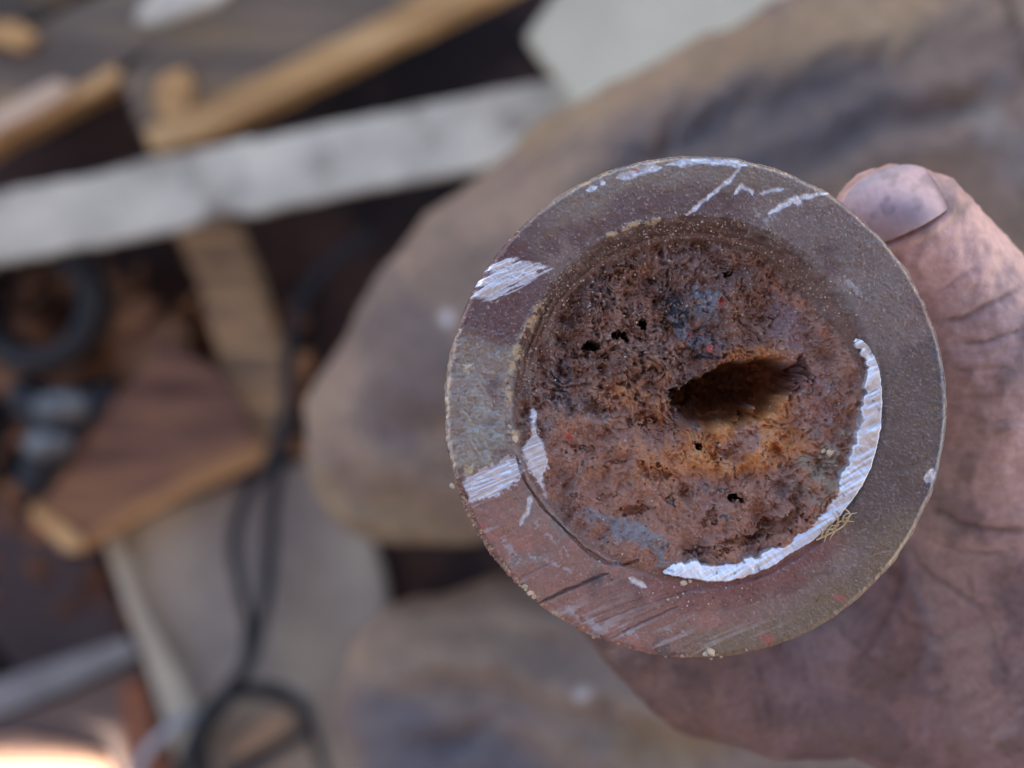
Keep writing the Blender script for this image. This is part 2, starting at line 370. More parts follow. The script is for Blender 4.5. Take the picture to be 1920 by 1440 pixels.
    sc = lines([([(1100, 356), (1118, 348)], 5), ([(1126, 344), (1136, 340)], 4), ([(1156, 334), (1200, 320), (1238, 312)], 7), ([(1250, 309), (1300, 303), (1350, 303), (1400, 310)], 5),
                ([(1290, 402), (1320, 374), (1350, 352), (1372, 334), (1392, 308)], 3.2), ([(1376, 364), (1392, 350), (1412, 360), (1412, 366)], 4),
                ([(1425, 362), (1470, 352)], 3), ([(1440, 400), (1480, 378), (1520, 366), (1555, 362)], 4.5), ([(1490, 384), (1500, 378)], 5),
                ([(1738, 905), (1750, 880)], 6), ([(975, 985), (990, 960), (995, 930)], 4), ([(1180, 1085), (1210, 1100)], 5)], X, Y, 2.5)
    br = np.maximum(br, sc * (.55 + .45 * sm(-.4, .3, n10 + .3 * n4)))
    H = H - 1.2 * sc
    f2 = lines([([(970, 1030), (1015, 1048), (1060, 1065), (1090, 1076)], 3.5), ([(1015, 1000), (1050, 1018), (1072, 1050)], 3), ([(1410, 402), (1450, 410)], 8),
                ([(1585, 520), (1610, 545), (1625, 565)], 7), ([(1160, 1195), (1200, 1180)], 9), ([(1210, 1180), (1216, 1176)], 7), ([(1248, 1186), (1256, 1184)], 6), ([(1278, 1186), (1286, 1186)], 6),
                ([(1000, 985), (1018, 975)], 6), ([(1140, 1048), (1165, 1058)], 5), ([(940, 1000), (975, 1060)], 6), ([(1060, 1140), (1130, 1180)], 7)], X, Y, 4)
    H = H * (1 - .9 * b2) + (-5 + 1.5 * stx) * .9 * b2
    c = mix(c, (168, 164, 168), f2 * sm(-.5, .3, n4 + n10) * .75)
    c = mix(c, (230, 232, 242), br * .95)
    # striations across the bright metal
    H = H - fl * 1.2 * stx - br * .8 * stx * (1 - sc)
    metal = np.maximum(metal, br * .7); rough = rough * (1 - br) + .36 * br
    # dark file grooves
    dg = lines([([(1008, 1133), (1060, 1108), (1100, 1092), (1142, 1074)], 3.0)], X, Y, 1.2)
    dg = np.maximum(dg, .55 * lines([([(1146, 1198), (1200, 1170), (1270, 1138)], 2.0)], X, Y, 1.2))
    dg = np.maximum(dg, .28 * lines([([(1100, 1176), (1180, 1145), (1300, 1105)], 2.2), ([(975, 1083), (1050, 1050)], 1.5), ([(1090, 1166), (1190, 1126)], 1.5)], X, Y, 1.2))
    H = H - 4.5 * dg; c = mix(c, (52, 36, 38), dg * .7)
    # reddish paint bits at rim
    for (px, py, a, b) in ((903, 990, 10, 14), (1438, 1196, 13, 10), (1575, 1120, 13, 7), (1192, 322, 10, 4)):
        c = mix(c, (172, 98, 94), (1 - sm(.4, 1.3, ell(X + 6 * n4, Y + 5 * n10, px, py, a, b))) * .75)
    for (px, py, a, b) in ((985, 1105, 12, 7), (1000, 1120, 10, 6), (1335, 1224, 22, 7), (1045, 1155, 14, 5), (880, 880, 10, 14), (878, 690, 5, 14)):
        c = mix(c, (206, 190, 158), (1 - sm(.4, 1.3, ell(X + 6 * n4, Y + 5 * n10, px, py, a, b, -40))) * .8)
    return H, np.clip(c, .002, 1), metal, np.clip(rough, .2, 1), r

disc = empty('rusty_valve_disc', O, 'round corroded steel disc with a rusted hollow centre and bright scraped crescent', 'metal disc')
RUST = attr_mat('rusted_steel', bump=.35, bscale=5200, bdist=.0001, varamt=.10, vscale=9000, spec=.5)
WORN = attr_mat('worn_steel', bump=.16, bscale=7000, bdist=.00005, varamt=.06, vscale=9000, spec=.6)
def to_world(X, Y, H): return np.stack([(X - 960) * S, -(Y - 720) * S, (CAMZ - DISC) + H * S], -1)
# outer ring: polar grid with a chamfer and its side wall
NA, rings = 2300, np.concatenate([np.linspace(340, 462, 104), [464, 466, 467.5, 469, 470, 470.6]])
A = np.linspace(0, 2 * np.pi, NA, endpoint=False)
RR, AA = np.meshgrid(rings, A, indexing='ij')
wob = 1.2 * fbm(np.cos(A) * 470 + 900, np.sin(A) * 470 + 900, 60, 9, 3) + .4 * fbm(np.cos(A) * 470 + 900, np.sin(A) * 470 + 900, 7, 12, 3) * (1 + 1.5 * np.exp(-((A - 3.6) / .7) ** 2))
RR2 = RR + wob[None] * sm(440, 468, RR)
X = CX + RR2 * np.cos(AA); Y = CY - RR2 * np.sin(AA)
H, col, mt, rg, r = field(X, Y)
H = H - 5.5 * sm(460, 470.6, RR) ** 1.5
nr = 16; sz = np.linspace(4, 78, nr)
Xs = []; 
parts_co = [to_world(X, Y, H)]; cols = [col]; sf = [np.stack([mt, rg, 0 * rg], -1)]
for z in sz:
    nn = fbm(A * 120, np.full(NA, z + 300.), 9, 17, 4) * 2.2
    rr = 470.6 + wob + nn + (1.5 if z < 70 else -6)
    x = CX + rr * np.cos(A); y = CY - rr * np.sin(A)
    parts_co.append(to_world(x, y, H[-1] - z)[None])
    k = sm(-.4, .5, fbm(A * 90, np.full(NA, z * 1.), 22, 19, 3))[:, None]
    cols.append((lin((120, 100, 84)) * (1 - k) + lin((62, 46, 42)) * k)[None])
    sf.append(np.tile([0, .75, 0], (NA, 1))[None])
co = np.concatenate(parts_co, 0); cl = np.concatenate(cols, 0); sf = np.concatenate(sf, 0)
nrow = co.shape[0]
i = np.arange(nrow - 1)[:, None] * NA; j = np.arange(NA)[None]; j2 = (j + 1) % NA
quads = np.stack([i + j, i + NA + j, i + NA + j2, i + j2], -1).reshape(-1, 4)
me = np_mesh('flange_ring', co.reshape(-1, 3), quads)
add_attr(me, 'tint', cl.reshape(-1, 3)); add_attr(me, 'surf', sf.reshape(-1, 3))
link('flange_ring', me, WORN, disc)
# core: fine square grid
st = 1.15; gx = np.arange(CX - 356, CX + 356, st); gy = np.arange(747 - 356, 747 + 356, st)
X, Y = np.meshgrid(gx, gy)
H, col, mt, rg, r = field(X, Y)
H = H - 2.0 * sm(343, 347, r)
core_H = H
co = to_world(X, Y, H).reshape(-1, 3)
keep = (r < 349).ravel()
n = len(gx); idx = np.arange(X.size).reshape(X.shape)
q = np.stack([idx[:-1, :-1], idx[1:, :-1], idx[1:, 1:], idx[:-1, 1:]], -1).reshape(-1, 4)
q = q[keep[q].all(1)]
mp = np.cumsum(keep) - 1
me = np_mesh('rusted_core', co[keep], mp[q])
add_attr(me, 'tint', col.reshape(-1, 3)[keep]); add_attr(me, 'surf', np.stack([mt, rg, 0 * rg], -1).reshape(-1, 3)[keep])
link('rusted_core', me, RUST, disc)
# bright raised lip: crescent of scraped steel round the right and bottom
def height_at(px, py):
    h = field(np.array([[float(px)]]), np.array([[float(py)]]))[0]; return float(h[0, 0])
outer = [(1606, 634), (1622, 642), (1640, 668), (1650, 700), (1655, 740), (1654, 790), (1646, 840), (1632, 884), (1606, 930), (1572, 972), (1530, 1010), (1480, 1042), (1430, 1072), (1385, 1087), (1345, 1094), (1300, 1088), (1262, 1080), (1238, 1072)]
inner = [(1604, 640), (1608, 652), (1620, 675), (1624, 706), (1618, 748), (1610, 792), (1600, 830), (1584, 872), (1566, 912), (1544, 950), (1512, 985), (1472, 1012), (1432, 1034), (1386, 1050), (1340, 1056), (1298, 1052), (1262, 1056), (1240, 1066)]
NS, NC = 520, 30
def resample(pts, n):
    p = np.array(pts, float)
    t = np.linspace(0, len(p) - 1, n); k = np.clip(t.astype(int), 0, len(p) - 2); f = (t - k)[:, None]
    p0 = p[np.maximum(k - 1, 0)]; p1 = p[k]; p2 = p[k + 1]; p3 = p[np.minimum(k + 2, len(p) - 1)]
    return .5 * ((2 * p1) + (-p0 + p2) * f + (2 * p0 - 5 * p1 + 4 * p2 - p3) * f ** 2 + (-p0 + 3 * p1 - 3 * p2 + p3) * f ** 3)
po = resample(outer, NS); pi_ = resample(inner, NS)
sx = np.linspace(0, 900, NS)
po = po + (fbm(sx, sx * 0, 14, 5, 3) * (1.2 + 1.2 * sm(420, 700, sx)))[:, None] * ((po - [1303, 747]) / 345)
pi_ = pi_ + (fbm(sx, sx * 0 + 50, 13, 6, 3) * 5)[:, None] * ((pi_ - [1303, 747]) / 330)
v = np.linspace(0, 1, NC)
XX = pi_[:, None, 0] * (1 - v) + po[:, None, 0] * v; YY = pi_[:, None, 1] * (1 - v) + po[:, None, 1] * v
ug = XX * .80 + YY * -.60; vg = XX * .60 + YY * .80   # file direction
ug = XX * .86 - YY * .51; vg = XX * .51 + YY * .86
strg = fbm(ug / 14, vg, 5.5, 33, 3) * (.35 + .9 * sm(-.4, .5, fbm(XX, YY, 38, 39, 2))) + .35 * fbm((XX * .6 + YY * .8) / 8, XX * .8 - YY * .6, 4, 43, 2); big = fbm(ug / 5, vg, 26, 35, 2)
tap = sm(0, .05, np.linspace(0, 1, NS))[:, None] * (1 - sm(.95, 1, np.linspace(0, 1, NS)))[:, None]
edge = sm(0, .12, v)[None] * (1 - sm(.9, 1, v))[None]
Hc = -14 + (14 + 9 * v[None] ** .8 * 1 + 1.1 * strg + 1.6 * big) * np.sqrt(np.clip(edge, 0, 1)) * (.35 + .65 * tap)
Hc[:, 0] = -22; Hc[:, -1] = -12
co = to_world(XX, YY, Hc)
colr = lin((234, 236, 246)) * (1 + .16 * strg + .12 * big)[..., None]
dirt = sm(.6, 1.1, fbm(XX, YY, 16, 37, 3) + .9 * (1 - sm(0, .22, v))[None] - .1)
colr = colr + (lin((120, 96, 88)) - colr) * (dirt * .8)[..., None]
i = np.arange(NS - 1)[:, None] * NC; j = np.arange(NC - 1)[None]
quads = np.stack([i + j, i + NC + j, i + NC + j + 1, i + j + 1], -1).reshape(-1, 4)
me = np_mesh('scraped_lip', co.reshape(-1, 3), quads)
add_attr(me, 'tint', np.clip(colr, .01, 1).reshape(-1, 3)); add_attr(me, 'surf', np.stack([.85 * (1 - dirt), .40 + .3 * dirt + .08 * big, dirt * 0], -1).reshape(-1, 3))
o = link('scraped_lip', me, attr_mat('scraped_steel', bump=.25, bscale=7000, bdist=.00006, varamt=.06), disc)
o['label'] = 'bright crescent of scraped bare steel'
# cylindrical body below the flange, gripped by the hand
bm = bmesh.new()
prof = [(.0, .0047), (.0294, .0046), (.0295, .0050), (.0250, .0062), (.0236, .008), (.0234, .03), (.0232, .07), (.0216, .072), (0, .072)]
NR = 96; rowsv = []
for (rr, zz) in prof[1:-1]:
    rowsv.append([bm.verts.new((O.x + rr * math.cos(a), O.y + rr * math.sin(a), O.z - zz)) for a in [2 * math.pi * k / NR for k in range(NR)]])
for a, b in zip(rowsv[:-1], rowsv[1:]):
    for k in range(NR): bm.faces.new((a[k], b[k], b[(k + 1) % NR], a[(k + 1) % NR]))
bm.faces.new(rowsv[-1][::-1]); bmesh.ops.recalc_face_normals(bm, faces=bm.faces)
me = bpy.data.meshes.new('stem'); bm.to_mesh(me); bm.free()
link('stem', me, noise_mat('stem_rust', [(60, 42, 38), (110, 78, 66)], 200, .8, .5, .0004), disc)
# loose grains of sand and rust crumbs caught in the oil
def ico(r=1, sub=1):
    bm = bmesh.new(); bmesh.ops.create_icosphere(bm, subdivisions=sub, radius=r)
    v = np.array([x.co[:] for x in bm.verts]); f = np.array([[q.index for q in p.verts] for p in bm.faces]); bm.free(); return v, f
iv, if_ = ico(1, 1)
def scatter(name, pts, sizes, colour, parent, kind='stuff', rough=.5):
    """pts in photo px on the disc face; one mesh of irregular grains"""
    X = np.array([[p[0] for p in pts]]); Y = np.array([[p[1] for p in pts]])
    H, _, mt_, _, _ = field(X, Y); ok = mt_[0] < .3; base = to_world(X, Y, H)[0][ok]; sizes = [q for q, g in zip(sizes, ok) if g]
    V = []; Fs = []; Cc = []
    for k, (b, s) in enumerate(zip(base, sizes)):
        q = rng.normal(size=3); q /= np.linalg.norm(q); an = rng.random() * 6.28
        M = np.array(Matrix.Rotation(an, 3, Vector(q)))
        vv = iv * rng.uniform(.75, 1.25, iv.shape) * [1, rng.uniform(.6, 1), rng.uniform(.5, 1)]
        vv = vv @ M.T * s * S + b + [0, 0, s * .35 * S]
        Fs.append(if_ + len(iv) * k); V.append(vv); Cc.append(np.tile(colour(k), (len(iv), 1)))
    V = np.concatenate(V); Fs = np.concatenate(Fs)
    me = bpy.data.meshes.new(name); me.from_pydata(V.tolist(), [], Fs.tolist())
    add_attr(me, 'tint', np.concatenate(Cc)); add_attr(me, 'surf', np.tile([0, rough, 0], (len(V), 1)))
    o = link(name, me, GRAIN, parent, smooth=False)
    if kind: o['kind'] = kind
    return o
GRAIN = attr_mat('grain', bump=.1, varamt=.1, spec=.6)
pts = []; sz = []
while len(pts) < 2600:
    a = random.uniform(-180, 180); r_ = random.uniform(150, 400)
    wgt = .12 + .88 * math.exp(-((a - 115) / 75) ** 2)
    wgt *= .25 + .75 * math.exp(-((r_ - 320) / 50) ** 2)
    if a < -50 and a > -110: wgt = max(wgt, .5 * math.exp(-((r_ - 360) / 25) ** 2))
    if random.random() > wgt: continue
    if -115 < a < 25 and 285 < r_ < 352: continue
    pts.append((1303 + r_ * math.cos(R(a)), 750 - r_ * math.sin(R(a)))); sz.append(random.choice([1.3, 1.6, 1.9, 2.2, 2.6]))
PAL = [(150, 128, 116), (176, 156, 140), (120, 92, 80), (96, 70, 62), (200, 184, 168), (140, 104, 92), (110, 84, 78), (86, 60, 52)]
scatter('sand_grain', pts, sz, lambda k: lin(PAL[k % 8]), disc)
# coarser rust crumbs in the core
pts = []; sz = []
while len(pts) < 520:
    a = random.uniform(0, 6.28); r_ = 330 * math.sqrt(random.random()); x = 1303 + r_ * math.cos(a); y = 750 - r_ * math.sin(a)
    if ell(np.array([x]), np.array([y]), 1390, 750, 130, 65, 17)[0] < 1.1 or random.random() < .3: continue
    if r_ > 285 and (a < .45 or a > 4.27): continue
    pts.append((x, y)); sz.append(random.uniform(2, 4.6))
PAL2 = [(134, 94, 80), (116, 80, 70), (148, 106, 90), (126, 90, 80), (160, 112, 84), (150, 116, 100)]
scatter('rust_crumb', pts, sz, lambda k: lin(PAL2[k % 6]), disc, rough=.85)
# crumbs on the rim edge
pts = []; sz = []
for k in range(300):
    a = random.choice([random.gauss(200, 14), random.gauss(213, 9), random.gauss(206, 6), random.uniform(150, 330)]); r_ = random.uniform(464, 473)
    pts.append((CX + r_ * math.cos(R(a)), CY - r_ * math.sin(R(a)))); sz.append(random.uniform(1.6, 4.5))
PAL3 = [(128, 96, 82), (150, 120, 98), (104, 76, 66), (170, 140, 112), (140, 92, 84)]
scatter('rim_crumb', pts, sz, lambda k: lin(PAL3[k % 5]), disc, rough=.85)
# pale bits that can be told apart
pts = [(1281, 1093), (1294, 1090), (848, 911), (1270, 1052 + 68), (1252, 1124), (955, 800), (966, 822), (958, 838), (1258, 487), (1290, 573), (1645, 1054), (1652, 1058), (1560, 850), (1548, 846), (1352, 836), (1333, 1222), (1322, 1226), (985, 1100), (994, 1112)]
scatter('pale_chip', pts, [8, 5, 7, 3.5, 3.5, 6, 8, 6, 5, 4, 6, 4, 8, 6, 5, 9, 6, 6, 7], lambda k: lin([(206, 182, 158), (190, 176, 150), (176, 160, 140)][k % 3]), disc)
# curl of straw-coloured fibre snagged on the lip
def tube(pts, r0, r1=None, n=8, sub=10):
    p = resample(pts, (len(pts) - 1) * sub + 1); m = len(p); r1 = r0 if r1 is None else r1
    tg = np.gradient(p, axis=0); tg /= np.linalg.norm(tg, axis=1)[:, None] + 1e-12
    up = np.array([0, 0, 1.]); V = []
    for k in range(m):
        a = np.cross(tg[k], up);
        if np.linalg.norm(a) < 1e-3: a = np.cross(tg[k], [0, 1, 0])
        a /= np.linalg.norm(a); b = np.cross(a, tg[k]); rr = r0 + (r1 - r0) * k / (m - 1)
        for t in range(n):
            an = 2 * math.pi * t / n; V.append(p[k] + rr * (math.cos(an) * a + math.sin(an) * b))
    Q = [(k * n + t, k * n + (t + 1) % n, (k + 1) * n + (t + 1) % n, (k + 1) * n + t) for k in range(m - 1) for t in range(n)]
    return V, Q
def tubes_mesh(name, lst, n=8):
    V = []; Q = []
    for (pts, r0, r1) in lst:
        v_, q_ = tube(pts, r0, r1, n); Q += [tuple(i + len(V) for i in f) for f in q_]; V += list(v_)
    return np_mesh(name, np.array(V), np.array(Q))
def D(px, py, h): return tuple(to_world(np.array(px * 1.), np.array(py * 1.), np.array(h * 1.)))
fib = []
for k in range(26):
    t = k / 25; bx = 1538 + 50 * t + random.uniform(-5, 5); by = 1006 - 34 * t + random.uniform(-6, 6)
    a = R(random.choice([60, 75, 50, 240, 100]) + random.uniform(-25, 25)); L = random.uniform(10, 26)
    fib.append(([D(bx, by, 3 + random.uniform(0, 3)), D(bx + L * .5 * math.cos(a), by - L * .5 * math.sin(a), 8 + random.uniform(0, 5)), D(bx + L * math.cos(a) + 5, by - L * math.sin(a) * .8 + 4, 5)], 1.2 * S, .6 * S))
fib.append(([D(1530, 1012, 3), D(1555, 1000, 6), D(1580, 985, 6), D(1592, 965, 6), D(1584, 954, 4)], 2.0 * S, 1.4 * S))
o = link('straw_fibre', tubes_mesh('straw_fibre', fib, 6), noise_mat('straw', [(204, 170, 128), (226, 200, 160)], 800, .8), None)
tag(o, 'small curl of tan plant fibre snagged beside the bright crescent on the disc', 'fibre')
# fine hair at the left edge of the disc
hp = [D(845, 884, 0), D(832, 872, 1), D(822, 868, 2), D(812, 860, 1)]
hp2 = [D(848, 900, 0), D(834, 890, 2), D(820, 884, 3), D(808, 870, 2)]
link('hair_strand', tubes_mesh('hair_strand', [(hp, .5 * S, .3 * S), (hp2, .5 * S, .3 * S)], 5), noise_mat('hair', [(110, 90, 74), (130, 110, 90)], 500), disc)

# ------------------------------------------------------------------ organic volumes from chains of spheres
def blob(name, chains, voxel, smooth=6):
    bm = bmesh.new()
    uv, uf = ico(1, 3)
    V = []; Fs = []; cnt = 0
    for ch in chains:
        for a, b in zip(ch[:-1], ch[1:]):
            pa, ra = np.array(a[0]), a[1]; pb, rb_ = np.array(b[0]), b[1]
            L = np.linalg.norm(pb - pa); m = max(2, int(L / (min(ra, rb_) * .16)))
            for k in range(m + 1):
                t = k / m; t2 = t
                V.append(uv * (ra + (rb_ - ra) * t2) + pa + (pb - pa) * t); Fs.append(uf + cnt); cnt += len(uv)
    me = bpy.data.meshes.new(name); me.from_pydata(np.concatenate(V).tolist(), [], np.concatenate(Fs).tolist())
    o = bpy.data.objects.new(name, me); C.objects.link(o)
    md = o.modifiers.new('r', 'REMESH'); md.mode = 'VOXEL'; md.voxel_size = voxel
    ms = o.modifiers.new('s', 'SMOOTH'); ms.iterations = smooth; ms.factor = .5
    dg = bpy.context.evaluated_depsgraph_get(); out = bpy.data.meshes.new_from_object(o.evaluated_get(dg))
    bpy.data.objects.remove(o); bpy.data.meshes.remove(me); out.name = name
    return out
def vco(me):
    a = np.empty(len(me.vertices) * 3, np.float32); me.vertices.foreach_get('co', a); return a.reshape(-1, 3).astype(float)
def vno(me):
    a = np.empty(len(me.vertices) * 3, np.float32); me.vertices.foreach_get('normal', a); return a.reshape(-1, 3).astype(float)
def topx(co):
    d = CAMZ - co[:, 2]; return co[:, 0] / d * F + 960, 720 - co[:, 1] / d * F, d
def mixc(c, col, m): return c + (lin(col) - c) * np.clip(m, 0, 1)[:, None]
def T(px, py, d, r): return (tuple(P(px, py, d)), r)

person = empty('person', P(2000, 1300, .3), 'person in dusty brown work trousers holding the rusty disc in a grimy bare left hand', 'person')
# hand --------------------------------------------------------------
thumb = [T(1655, 408, .2105, .0066), T(1700, 455, .2145, .0098), T(1768, 560, .2195, .0122), T(1835, 690, .2235, .0142), T(1875, 860, .229, .0142), T(1900, 1010, .235, .0150), T(1980, 1240, .245, .021), T(2200, 1500, .262, .026)]
thumb_b = [T(1690, 425, .2150, .0085), T(1740, 520, .2200, .0105)]
index = [T(1150, 1118, .246, .0074), T(1235, 1188, .247, .0090), T(1325, 1262, .248, .0100), T(1470, 1294, .250, .0108), T(1620, 1262, .253, .0128), T(1900, 1300, .262, .021), T(2250, 1420, .272, .027)]
web = [T(1760, 1090, .245, .0100), T(1640, 1140, .246, .0125), T(1560, 1190, .250, .0120)]
web2 = [T(1880, 1060, .245, .016), T(1700, 1190, .252, .0155), T(1600, 1250, .256, .013)]
web3 = [T(1930, 900, .238, .0165), T(1890, 1040, .2405, .0175), T(1840, 1130, .2455, .0165), T(1760, 1260, .255, .0165), T(1950, 1250, .255, .02)]
def finger(dd, s, tip):
    return [(tuple(P(*tip, .246 + dd)), .0070 * s), (tuple(P(1235, 1150, .247 + dd)), .0084 * s), (tuple(P(1340, 1215, .248 + dd)), .0095 * s),
            (tuple(P(1480, 1225, .250 + dd)), .0104 * s), (tuple(P(1640, 1225, .253 + dd)), .0126 * s), (tuple(P(1950, 1290, .262 + dd)), .02)]
chains = [thumb, thumb_b, index, web, web2, web3, finger(.019, 1.03, (1130, 1070)), finger(.038, .98, (1150, 1060)), finger(.055, .85, (1190, 1060)),
          [T(2100, 1350, .285, .024), T(2500, 1600, .29, .028), T(3000, 1900, .31, .032)], [T(2200, 1450, .262, .026), T(2500, 1600, .27, .027), T(3000, 1900, .29, .034)]]
hm = blob('hand', chains, .0005, 14)
co = vco(hm); no = vno(hm); px, py, dd = topx(co)
n1 = fbm(px, py, 90, 3, 4); n2 = fbm(px, py, 30, 5, 4); n3 = fbm(px, py, 200, 7, 3); nf = fbm(px, py, 12, 8, 3)
up = np.clip(no[:, 2] * 1.5, 0, 1)
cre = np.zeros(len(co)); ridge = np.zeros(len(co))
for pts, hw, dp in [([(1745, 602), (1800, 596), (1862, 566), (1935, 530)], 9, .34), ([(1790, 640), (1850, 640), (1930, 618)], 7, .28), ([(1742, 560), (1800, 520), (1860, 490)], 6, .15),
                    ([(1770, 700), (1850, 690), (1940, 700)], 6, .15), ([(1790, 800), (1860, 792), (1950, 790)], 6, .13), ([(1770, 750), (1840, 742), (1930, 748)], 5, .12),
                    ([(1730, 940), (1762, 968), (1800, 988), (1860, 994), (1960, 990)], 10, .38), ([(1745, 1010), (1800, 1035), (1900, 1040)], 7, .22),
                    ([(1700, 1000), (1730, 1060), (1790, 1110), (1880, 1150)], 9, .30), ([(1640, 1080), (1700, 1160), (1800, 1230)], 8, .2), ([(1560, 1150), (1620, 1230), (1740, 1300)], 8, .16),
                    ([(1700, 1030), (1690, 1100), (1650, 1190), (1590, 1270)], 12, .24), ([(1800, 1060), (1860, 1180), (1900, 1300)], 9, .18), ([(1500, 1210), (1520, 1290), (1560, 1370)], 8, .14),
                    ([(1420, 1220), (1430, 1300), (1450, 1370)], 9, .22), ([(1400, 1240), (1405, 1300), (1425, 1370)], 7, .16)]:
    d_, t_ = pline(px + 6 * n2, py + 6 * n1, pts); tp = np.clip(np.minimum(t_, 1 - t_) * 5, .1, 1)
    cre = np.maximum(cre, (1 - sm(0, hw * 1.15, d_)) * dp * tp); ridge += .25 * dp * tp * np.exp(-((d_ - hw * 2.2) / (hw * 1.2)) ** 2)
disp = (-cre + ridge) * .0011 * up + .00030 * n1 + .00020 * n2 + .00006 * nf - .00012 * sm(.4, .9, ridged(px + 20 * n1, (py + .3 * px) * 2.2 + 20 * n2, 60, 13, 3)) * up * sm(850, 1000, py)
hx_ = ((px - 1672) * .917 + (py - 386) * -.40) / 96; hy_ = ((px - 1672) * -.40 + (py - 386) * -.917) / 70
rho = (np.abs(hx_) ** 3 + np.abs(np.where(hy_ < 0, hy_ / .84, hy_)) ** 3) ** (1 / 3)
disp = disp + .0007 * np.exp(-((rho - 1.2) / .13) ** 2) * (1 - sm(.1, .6, hy_)) * up * (dd < .22) - .00012 * np.exp(-((rho - 1.02) / .05) ** 2) * up * (dd < .22)
co2 = co + no * disp[:, None]; hm.vertices.foreach_set('co', co2.astype(np.float32).ravel()); hm.update()
c = np.zeros((len(co), 3)) + lin((188, 157, 155))
c = mixc(c, (196, 154, 148), np.exp(-ell(px, py, 1760, 500, 90, 90) ** 2) * .8)
c = mixc(c, (148, 124, 126), sm(-.2, .6, n3) * .5)
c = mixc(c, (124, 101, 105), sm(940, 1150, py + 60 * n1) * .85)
c = mixc(c, (112, 84, 76), sm(0, 1, (1560 - px) / 260 + .25 * n1) * sm(1000, 1150, py) * .8)  # shade beneath the disc painted brown into the skin
c = mixc(c, (82, 70, 76), sm(.35, 1.0, n1 + .4 * n2 + .3 * sm(900, 1200, py)) * .5)
c = mixc(c, (112, 86, 64), sm(.2, .8, n2) * .35 * sm(1300, 1400, py))
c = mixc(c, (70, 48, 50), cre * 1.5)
c = mixc(c, (92, 72, 76), np.exp(-((rho - 1.04) / .07) ** 2) * .35 * (dd < .22))
cr2 = ridged(px + 20 * n1, (py + .3 * px) * 2.2 + 20 * n2, 60, 13, 3)
c = mixc(c, (92, 74, 78), sm(.45, .9, cr2) * .28 * up * sm(850, 1000, py + 40 * n1))
lw = fbm(px / 7, py, 7, 45, 2)
c = mixc(c, (120, 94, 92), sm(.25, .7, lw) * .15 * up)
c = mixc(c, (70, 62, 72), np.exp(-ell(px, py, 1790, 395, 26, 20) ** 2) * .8)
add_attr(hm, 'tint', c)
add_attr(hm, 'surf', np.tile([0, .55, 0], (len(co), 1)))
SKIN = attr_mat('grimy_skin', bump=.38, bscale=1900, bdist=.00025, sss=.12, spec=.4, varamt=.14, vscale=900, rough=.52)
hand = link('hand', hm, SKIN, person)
# thumbnail: a curved plate fitted over the thumb tip
bv = BVHTree.FromPolygons([Vector(v) for v in co2], [p.vertices[:] for p in hm.polygons])
axis = np.array([-.40, -.917]); side = np.array([.917, -.40])       # image px directions, tip-ward and right
c0 = np.array([1672, 386.])
GU, GV = 33, 33; pts = []; 
for a in range(GU):
    for b in range(GV):
        u_ = -1 + 2 * a / (GU - 1); v_ = -1 + 2 * b / (GV - 1)
        hw = 96 * (1 - .10 * max(v_, 0)); x = u_ * hw
        tipl = 62 + 8 * math.sqrt(max(0, 1 - .85 * u_ * u_)) if v_ > 0 else 52
        if v_ > 0: y = v_ * 70 * math.sqrt(max(0.0, 1 - .70 * abs(u_) ** 2.4))
        else: y = v_ * 58 * (1 - .18 * u_ * u_)
        pts.append(c0 + side * x + axis * y)
hit = []
for p in pts:
    o_ = Vector((0, 0, CAMZ)); t_ = P(p[0], p[1], .3); h = bv.ray_cast(o_, (t_ - o_).normalized())
    hit.append(h[0])
w_ = [(P(p[0], p[1], .21), h) for p, h in zip(pts, hit)]
good = [(h.x, h.y, h.z) for p, h in w_ if h is not None and h.z > .777]
G = np.array(good); cx_, cy_ = G[:, 0].mean(), G[:, 1].mean()
def basis(x, y): x = (x - cx_) * 100; y = (y - cy_) * 100; return np.stack([np.ones_like(x), x, y, x * x, x * y, y * y], -1)
coef, *_ = np.linalg.lstsq(basis(G[:, 0], G[:, 1]), G[:, 2], rcond=None)
nv = []
for p in pts:
    q_ = P(p[0], p[1], .2105)
    for _ in range(3):
        z = float(basis(np.array([q_.x]), np.array([q_.y]))[0] @ coef) + .0010; q_ = P(p[0], p[1], CAMZ - z)
    nx_ = float((p - c0) @ side / 96); q_.z += .00003 * math.sin(nx_ * 37) + .00002 * math.sin(nx_ * 61 + 1)
    nv.append(tuple(q_))
qd = [(a * GV + b, (a + 1) * GV + b, (a + 1) * GV + b + 1, a * GV + b + 1) for a in range(GU - 1) for b in range(GV - 1)]
nm = np_mesh('thumbnail', np.array(nv), np.array(qd))
pa = np.array(pts); nx = (pa - c0) @ side / 96; ny = (pa - c0) @ axis / 70
c = np.zeros((len(pa), 3)) + lin((184, 160, 166))
c = mixc(c, (104, 98, 112), np.exp(-(((pa[:, 0] - 1702) / 38) ** 2 + ((pa[:, 1] - 402) / 24) ** 2)) * .6)
c = mixc(c, (134, 134, 148), sm(.55, .95, ny) * .7)
c = mixc(c, (84, 70, 78), sm(.84, 1.0, np.abs(nx)) * .7)
c = mixc(c, (180, 154, 164), np.exp(-((nx + .1) ** 2 + (ny - .1) ** 2) * 5) * .5)
nn_ = fbm(pa[:, 0], pa[:, 1], 26, 3, 3); c = mixc(c, (110, 100, 110), sm(0, .7, nn_) * .5); c = mixc(c, (130, 104, 108), (1 - sm(-.92, -.75, ny)) * .5)
add_attr(nm, 'tint', c); add_attr(nm, 'surf', np.tile([0, .35, 0], (len(pa), 1)))
nail = link('thumbnail', nm, attr_mat('nail', bump=.1, varamt=.08, vscale=800, spec=.4, rough=.5), person)
md = nail.modifiers.new('thickness', 'SOLIDIFY'); md.thickness = .0007; md.offset = -1

